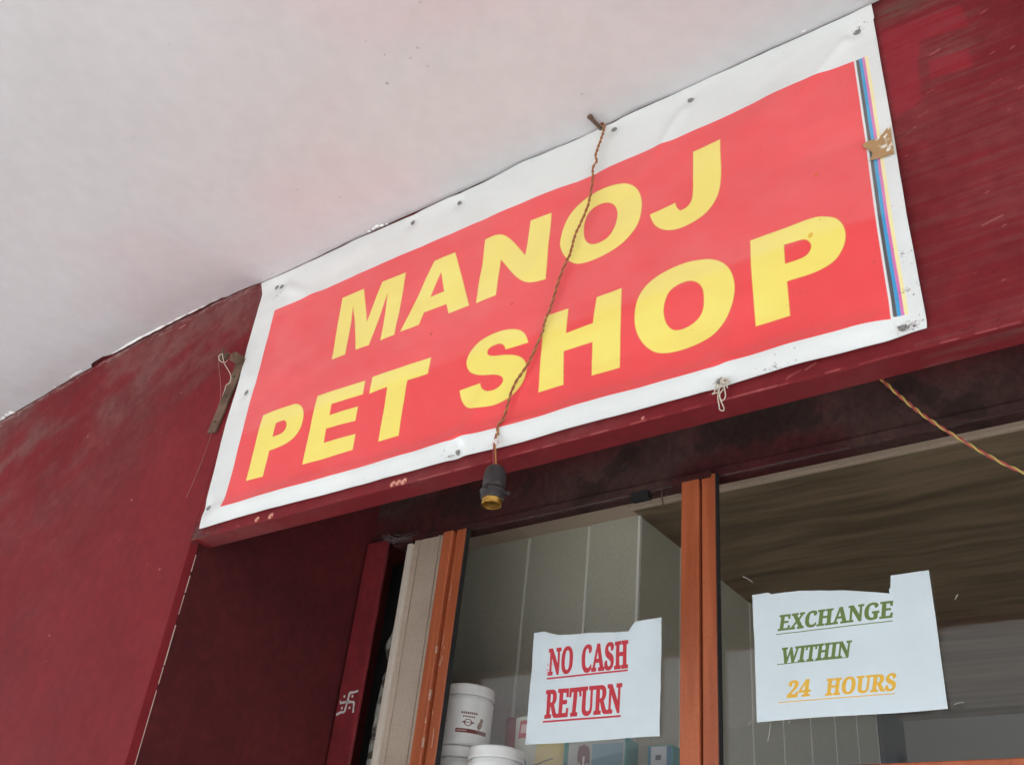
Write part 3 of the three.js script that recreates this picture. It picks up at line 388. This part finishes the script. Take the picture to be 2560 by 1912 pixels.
// ---------------------------------------------------------------- twisted flex and the bulb holder hanging from it
function twist(path, n, r, off, pitch, phase) { // one strand of a twisted pair
  const c = new THREE.CatmullRomCurve3(path), len = c.getLength(), pts = [], up = V(0.3, 0.2, 1).normalize();
  for (let i = 0; i <= n; i++) { const t = i / n, p = c.getPointAt(t), d = c.getTangentAt(t), a = up.clone().addScaledVector(d, -up.dot(d)).normalize(), b = d.clone().cross(a), w = (t * len / pitch + 0.35 * Math.sin(t * 11)) * Math.PI * 2 + phase; pts.push(p.addScaledVector(a, Math.cos(w) * off).addScaledVector(b, Math.sin(w) * off)); }
  return new THREE.TubeGeometry(new THREE.CatmullRomCurve3(pts), n * 2, r, 6, false);
}
{
  const t = thing('bulb_holder', 'black bulb holder with an empty brass socket hanging on twisted flex across the banner', 'bulb holder');
  const pts = [[944, 3018], [941, 2991], [934.5, 2968], [929.5, 2944], [933, 2929], [926.5, 2920], [927, 2886], [921.5, 2828], [911.5, 2798], [898.6, 2766], [890, 2723], [883.4, 2709], [873.6, 2681], [858, 2614], [851, 2596], [847.6, 2573], [839, 2549], [829, 2525], [819, 2507], [805, 2489], [796, 2471], [791.5, 2450], [783.7, 2413.6], [778.7, 2405], [778.5, 2388]].map(([x, y]) => { x /= 1000; y /= 1000; return V(x, y, Math.max(bannerZ(x, y) + 0.0032, 0.0135)); });
  pts.unshift(V(0.9425, 3.0235, 0.017), V(0.936, 3.0255, 0.014));
  mesh('tan_strand', twist(pts, 300, 0.00135, 0.0013, 0.021, 0), mat({ color: 0xa8743c, roughness: 0.5 }), t);
  mesh('brick_strand', twist(pts, 300, 0.00135, 0.0013, 0.021, Math.PI), mat({ color: 0x8c4a34, roughness: 0.5 }), t);
  mesh('tan_strand', tube([V(0.7785, 2.39, 0.0165), V(0.779, 2.375, 0.0195), V(0.782, 2.352, 0.02), V(0.7885, 2.318, 0.02)], 0.0013), mat({ color: 0xa8743c, roughness: 0.5 }), t);
  mesh('brick_strand', tube([V(0.776, 2.39, 0.0165), V(0.7765, 2.375, 0.0195), V(0.778, 2.352, 0.02), V(0.7835, 2.318, 0.02)], 0.0014), mat({ color: 0x8f3436, roughness: 0.5 }), t);
  const knot = []; for (let i = 0; i < 5; i++) knot.push(new THREE.TorusGeometry(0.0032 + 0.0006 * i, 0.0009, 6, 16).rotateX(1.35 + 0.25 * (i - 2)).rotateZ(0.3 * (i - 2)).translate(0.7785, 2.3705 + 0.0014 * (i - 2), 0.0195)); knot.push(tube([V(0.776, 2.37, 0.02), V(0.768, 2.367, 0.019), V(0.763, 2.3695, 0.016)], 0.001, 12), tube([V(0.78, 2.371, 0.02), V(0.787, 2.3745, 0.02), V(0.788, 2.369, 0.019)], 0.001, 12));
  mesh('string_tie', knot, mat({ color: 0xe2d6d2, roughness: 0.95 }), t);
  const ax = 0.787, zz = 0.02, lathe = (p, n = 36) => new THREE.LatheGeometry(p.map((q) => new THREE.Vector2(...q)), n);
  const bake = mat({ map: grainTex([40, 34, 34], [60, 51, 50], 12, 9, 256, 256), roughness: 0.72 });
  mesh('cap', lathe([[0, 0], [0.0155, 0], [0.0172, -0.001], [0.0178, 0.004], [0.0175, 0.022], [0.0155, 0.031], [0.011, 0.0365], [0.003, 0.038], [0, 0.038]].map(([r, y]) => [r * 1.02, y])).translate(ax, 2.287, zz), bake, t);
  mesh('skirt', lathe([[0.0158, 0.0005], [0.0158, -0.003], [0.0198, -0.0055], [0.021, -0.0075], [0.0202, -0.0095], [0.0185, -0.0105], [0.0182, -0.019], [0.0165, -0.0205], [0.0145, -0.0205], [0.0145, -0.012]]).translate(ax, 2.287, zz), bake, t);
  const lug = []; for (const a of [0.6, 2.7, 4.8]) lug.push(metreUV(new RoundedBoxGeometry(0.008, 0.005, 0.006, 2, 0.001).translate(0.0225, -0.0075, 0).rotateY(a).translate(ax, 2.287, zz)));
  mesh('lug', lug, bake, t);
  const brass = mat({ map: grainTex([150, 108, 44], [206, 164, 84], 9, 5, 256, 256), roughness: 0.42, metalness: 0.85 });
  mesh('brass_socket', [lathe([[0.0152, -0.014], [0.0156, -0.021], [0.0152, -0.027], [0.0157, -0.0295], [0.0149, -0.03]]), lathe([[0.0149, -0.03], [0.0142, -0.027], [0.0142, -0.008]])].map((g) => g.translate(ax, 2.287, zz)), brass, t);
  mesh('contact_block', [lathe([[0.0141, -0.0085], [0, -0.0085]]), lathe([[0, -0.012], [0.004, -0.012], [0.004, -0.0085]])].map((g) => g.translate(ax, 2.287, zz)), M.black, t);
  const nail = thing('hanging_nail', 'thick rusty nail under the canopy from which the bulb flex hangs', 'nail');
  const shank = new THREE.CylinderGeometry(0.0042, 0.0034, 0.06, 10).translate(0, 0.03, 0), head = new THREE.CylinderGeometry(0.0052, 0.0052, 0.003, 12).translate(0, 0.0605, 0), q = new THREE.Quaternion().setFromUnitVectors(V(0, 1, 0), V(0.0, -0.12, 1).normalize());
  for (const [n, g] of [['shank', shank], ['head', head]]) { const o = mesh(n, g, M.iron, nail); o.quaternion.copy(q); o.position.set(0.934, 3.0205, -0.012); }
}
{ // second flex, new red and yellow, from behind the fascia to the right
  const t = thing('twisted_flex', 'twisted red and yellow flex slung from behind the fascia in front of the right pane', 'electric flex');
  const p = [V(1.33, 2.43, -0.062), V(1.3725, 2.357, -0.06), V(1.415, 2.293, -0.058), V(1.4555, 2.245, -0.056), V(1.487, 2.2115, -0.055), V(1.5175, 2.184, -0.055), V(1.66, 2.09, -0.055), V(2.2, 1.98, -0.06), V(3.2, 2.3, -0.06)];
  mesh('red_strand', twist(p, 420, 0.00128, 0.0012, 0.03, 0), mat({ color: 0x9c3a38, roughness: 0.4 }), t);
  mesh('yellow_strand', twist(p, 420, 0.00128, 0.0012, 0.03, Math.PI), mat({ color: 0xad964c, roughness: 0.4 }), t);
}

// ---------------------------------------------------------------- iron bracket on the left wall
{
  const t = thing('iron_bracket', 'rusty flat iron bracket with a bent hook on the maroon wall beside the banner', 'bracket');
  const a = V(-0.0205, 2.798, 0), b = V(-0.0545, 2.612, 0), L = a.distanceTo(b), ang = Math.atan2(a.x - b.x, a.y - b.y) * -1;
  const strip = metreUV(new RoundedBoxGeometry(0.031, L, 0.005, 2, 0.001)); const o = mesh('strip', strip, M.iron, t); o.position.set((a.x + b.x) / 2, (a.y + b.y) / 2, 0.0042); o.rotation.z = ang;
  mesh('arm', box(-0.03, -0.012, 2.783, 2.801, 0.0068, 0.032, 0.002), M.iron, t);
  const h = mesh('hook', box(-0.045, -0.014, -0.008, 0.009, -0.003, 0.003, 0.0015), M.iron, t); h.position.set(-0.02, 2.792, 0.034); h.rotation.z = -0.12;
  const tip = mesh('tip', new THREE.ConeGeometry(0.0062, 0.03, 8), M.iron, t); tip.position.set(-0.062, 2.815, 0.034); tip.rotation.z = -0.15;
  for (const f of [0.25, 0.52, 0.86]) { const p = a.clone().lerp(b, f); const s = mesh('screw', new THREE.CylinderGeometry(0.0022, 0.0026, 0.0016, 10).rotateX(Math.PI / 2), M.black, t); s.position.set(p.x, p.y, 0.0072); }
  const tw = thing('thread', 'loose thread knotted on the iron hook and trailing down the maroon wall', 'thread');
  mesh('strand', tube([V(-0.058, 2.8, 0.038), V(-0.062, 2.79, 0.037), V(-0.05, 2.7, 0.012), V(-0.058, 2.588, 0.003), V(-0.066, 2.52, 0.0025), V(-0.079, 2.459, 0.0022)], 0.0005, 60, 5), mat({ color: 0x9a7568, roughness: 1 }), tw);
  mesh('strand', tube([V(-0.052, 2.803, 0.04), V(-0.04, 2.775, 0.034), V(-0.026, 2.747, 0.018), V(-0.03, 2.733, 0.012), V(-0.045, 2.732, 0.01), V(-0.052, 2.722, 0.006), V(-0.056, 2.706, 0.004)], 0.0009, 40, 5), M.string, tw);
  mesh('strand', new THREE.TorusGeometry(0.0105, 0.0009, 6, 20).rotateY(1.3).translate(-0.052, 2.793, 0.034), M.string, tw);
}
{ // string tuft under the banner
  const t = thing('string_tuft', 'grey knotted string hanging in loops from a nail at the banner lower edge', 'string');
  const loops = [[[1177, 2376], [1171, 2364], [1166, 2352], [1167.5, 2338], [1171, 2327], [1174, 2326], [1174.5, 2331], [1171, 2345], [1170, 2357]], [[1176, 2374], [1178, 2360], [1177, 2348], [1172.5, 2344], [1170, 2350], [1175, 2362]], [[1174, 2368], [1165, 2366], [1160.5, 2361], [1158, 2359.5]], [[1172, 2366], [1166, 2371], [1163.5, 2366], [1168, 2360], [1159, 2356]], [[1180, 2378], [1182, 2368], [1180.5, 2362]]];
  for (const l of loops) mesh('loop', tube(l.map(([x, y], i) => V(x / 1000, y / 1000, 0.012 + 0.0025 * Math.sin(i * 1.9))), 0.0009, 50, 6), M.string, t);
  const k = []; for (let i = 0; i < 6; i++) k.push(new THREE.TorusGeometry(0.003 + rnd() * 0.0015, 0.0011, 6, 14).rotateX(rnd() * 3).rotateY(rnd() * 3).translate(1.177 + (rnd() - 0.5) * 0.005, 2.374 + (rnd() - 0.5) * 0.008, 0.013)); mesh('knot', k, M.string, t);
}

// ---------------------------------------------------------------- paper notices on the glass
function notice(label, left, right, bottom, topLine, paint, seedX) {
  const w = right - left, h = 0.232, W = 1024, H = Math.round((W * h) / w), [c, g] = pixels(W, H, (u, v) => { const k = 0.985 + 0.03 * (fbm(u * 6 + seedX, v * 5, 4) - 0.5); return [224 * k, 236 * k, 240 * k]; });
  const X = (x) => ((x - left) / w) * W, Y = (y) => (1 - (y - bottom) / h) * H; paint(g, X, Y, W / w);
  const t = thing('paper_notice', label, 'notice');
  const top = (x) => { for (let i = 1; i < topLine.length; i++) if (x <= topLine[i][0]) return lerp(topLine[i - 1][1], topLine[i][1], (x - topLine[i - 1][0]) / (topLine[i][0] - topLine[i - 1][0] || 1e-6)); return topLine[topLine.length - 1][1]; };
  const cols = []; for (let i = 0; i <= 80; i++) cols.push(left + (w * i) / 80); for (const [x] of topLine) cols.push(x); cols.sort((a, b) => a - b);
  const f = (s, q) => { const x = cols[Math.round(s * (cols.length - 1))], y1 = top(x), y = lerp(bottom + 0.002 * Math.sin(x * 23 + seedX) * 0.4, y1, q); const z = -0.4905 + 0.0045 * fbm(x * 14 + seedX, y * 16, 4) + 0.0045 * sm(0.6, 1, q) * fbm(x * 30, seedX, 2); return [x, y, z, (x - left) / w, (y - bottom) / h]; };
  mesh('sheet', grid(cols.length - 1, 40, f), new THREE.MeshPhysicalMaterial({ map: texture(c, true, THREE.ClampToEdgeWrapping), roughness: 0.9, side: THREE.DoubleSide }), t);
  const tape = new THREE.MeshPhysicalMaterial({ color: 0xffffff, roughness: 0.06, transmission: 1, thickness: 0 });
  for (const [x, y, a] of [[left + 0.006, top(left + 0.006) - 0.002, 0.7], [right - 0.006, top(right - 0.006) - 0.002, -0.7], [left + 0.008, bottom + 0.002, -0.7], [right - 0.008, bottom + 0.002, 0.7]]) { const o = mesh('tape_strip', grid(6, 3, (s, q) => [(s - 0.5) * 0.026, (q - 0.5) * 0.01, 0.0006 * Math.sin(s * 7), s, q]), tape, t); o.position.set(x, y, -0.4862); o.rotation.z = a; }
  return t;
}
function fit(g, text, x0, x1, yBase, cap, X, Y, font, opt = {}) { // draws text so that it spans x0..x1 with that cap height (metres)
  g.save(); g.font = font; g.textBaseline = 'alphabetic'; const m = g.measureText(text), capPx = g.measureText('H').actualBoundingBoxAscent;
  const sx = (X(x1) - X(x0)) / m.width, sy = (Y(yBase) - Y(yBase + cap)) / capPx; g.translate(X(x0), Y(yBase)); g.rotate(opt.turn || 0); g.transform(sx, 0, -(opt.slant || 0) * sy, sy, 0, 0); g.fillStyle = opt.color; g.fillText(text, 0, 0); if (opt.heavy) { g.strokeStyle = opt.color; g.lineWidth = opt.heavy; g.strokeText(text, 0, 0); } g.restore();
}
notice('white torn top sheet with red underlined capitals taped to the left pane', 0.5147, 0.8052, 2.0342, [[0.5147, 2.2528], [0.5411, 2.2524], [0.5536, 2.2476], [0.5770, 2.2408], [0.65, 2.2376], [0.7357, 2.2303], [0.7437, 2.2411], [0.7499, 2.2474], [0.8052, 2.2490]], (g, X, Y, k) => {
  const o = { color: '#cb3e48', heavy: 5 }, F = 'bold 90px serif';
  fit(g, 'NO', 0.5541, 0.6132, 2.1652, 0.05, X, Y, F, o); fit(g, 'CASH', 0.6315, 0.7357, 2.1632, 0.05, X, Y, F, o); fit(g, 'RETURN', 0.5546, 0.7243, 2.0828, 0.051, X, Y, F, o);
  g.fillStyle = '#cb3e48'; g.fillRect(X(0.5536), Y(2.1589), X(0.7352) - X(0.5536), 0.0032 * k); g.fillRect(X(0.5523), Y(2.0766), X(0.7238) - X(0.5523), 0.0034 * k);
  g.fillStyle = 'rgba(226,150,170,.55)'; for (let i = 0; i < 30; i++) { g.beginPath(); g.arc(X(0.5576 + (rnd() - 0.5) * 0.012), Y(2.18 + (rnd() - 0.5) * 0.03), 1 + rnd() * 6, 0, 7); g.fill(); }
  for (let i = 0; i < 14; i++) { g.fillStyle = 'rgba(90,90,92,.5)'; g.beginPath(); g.arc(X(0.51 + rnd() * 0.28), Y(2.0416 + rnd() * 0.19), 0.8 + rnd() * 1.4, 0, 7); g.fill(); }
}, 3);
notice('white sheet with green and yellow slanted lettering taped to the right pane', 0.9873, 1.2910, 2.0469, [[0.9873, 2.2672], [1.0172, 2.2673], [1.0229, 2.2635], [1.0739, 2.2625], [1.15, 2.2520], [1.2249, 2.2363], [1.2251, 2.2431], [1.2275, 2.2461], [1.2247, 2.2520], [1.2270, 2.2570], [1.2257, 2.2614], [1.2262, 2.2666], [1.2910, 2.2661]], (g, X, Y, k) => {
  const F = 'bold 90px serif', G = { color: '#6f8348', heavy: 4, slant: 0.2 }, O = { color: '#efbb48', heavy: 4, slant: 0.2 };
  fit(g, 'EXCHANGE', 1.0305, 1.2255, 2.1976, 0.0262, X, Y, F, G); fit(g, 'WITHIN', 1.0325, 1.1515, 2.1406, 0.0258, X, Y, F, G); fit(g, '24', 1.0409, 1.0806, 2.0829, 0.0265, X, Y, F, O); fit(g, 'HOURS', 1.1054, 1.2180, 2.0816, 0.0258, X, Y, F, O);
  g.fillStyle = '#6f8348'; g.fillRect(X(1.0275), Y(2.1917), X(1.2243) - X(1.0275), 0.0014 * k); g.fillRect(X(1.0269), Y(2.14), X(1.1482) - X(1.0269), 0.0014 * k); g.fillStyle = '#efbb48'; g.fillRect(X(1.0263), Y(2.0766), X(1.2157) - X(1.0263), 0.0014 * k);
}, 8);

// ---------------------------------------------------------------- small fittings at the head of the window
{
  const t = thing('shutter_latch', 'dark metal latch plates screwed under the header above the mullion', 'latch');
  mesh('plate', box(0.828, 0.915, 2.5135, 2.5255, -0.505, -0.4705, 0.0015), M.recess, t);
  mesh('plate', box(0.727, 0.768, 2.507, 2.5255, -0.505, -0.488, 0.0015), M.black, t);
  mesh('bent_wire', tube([V(0.798, 2.5255, -0.492), V(0.8, 2.506, -0.488), V(0.805, 2.482, -0.486)], 0.0016, 16), M.iron, t);
  const e = thing('screw_eye', 'small dark screw eye in the face of the maroon header beam', 'screw eye');
  mesh('ring', new THREE.TorusGeometry(0.007, 0.0022, 8, 20).rotateY(0.5).translate(0.705, 2.588, -0.488), M.black, e);
  const w = thing('cobweb', 'dusty grey cobweb tuft at the header corner above the jamb strip', 'cobweb');
  const th = []; for (let i = 0; i < 24; i++) { const a = V(0.03 + rnd() * 0.05, 2.532 + rnd() * 0.02, -0.478 + rnd() * 0.012), b = V(0.07 + rnd() * 0.09, 2.518 + rnd() * 0.022, -0.482 + rnd() * 0.01); th.push(tube([a, a.clone().lerp(b, 0.5).add(V(0, -0.006 * rnd() - 0.004, 0.004 * rnd())), b], 0.00035, 8, 4)); }
  mesh('threads', th, mat({ color: 0x75686a, roughness: 1 }), w);
}

renderer.render(scene, camera);
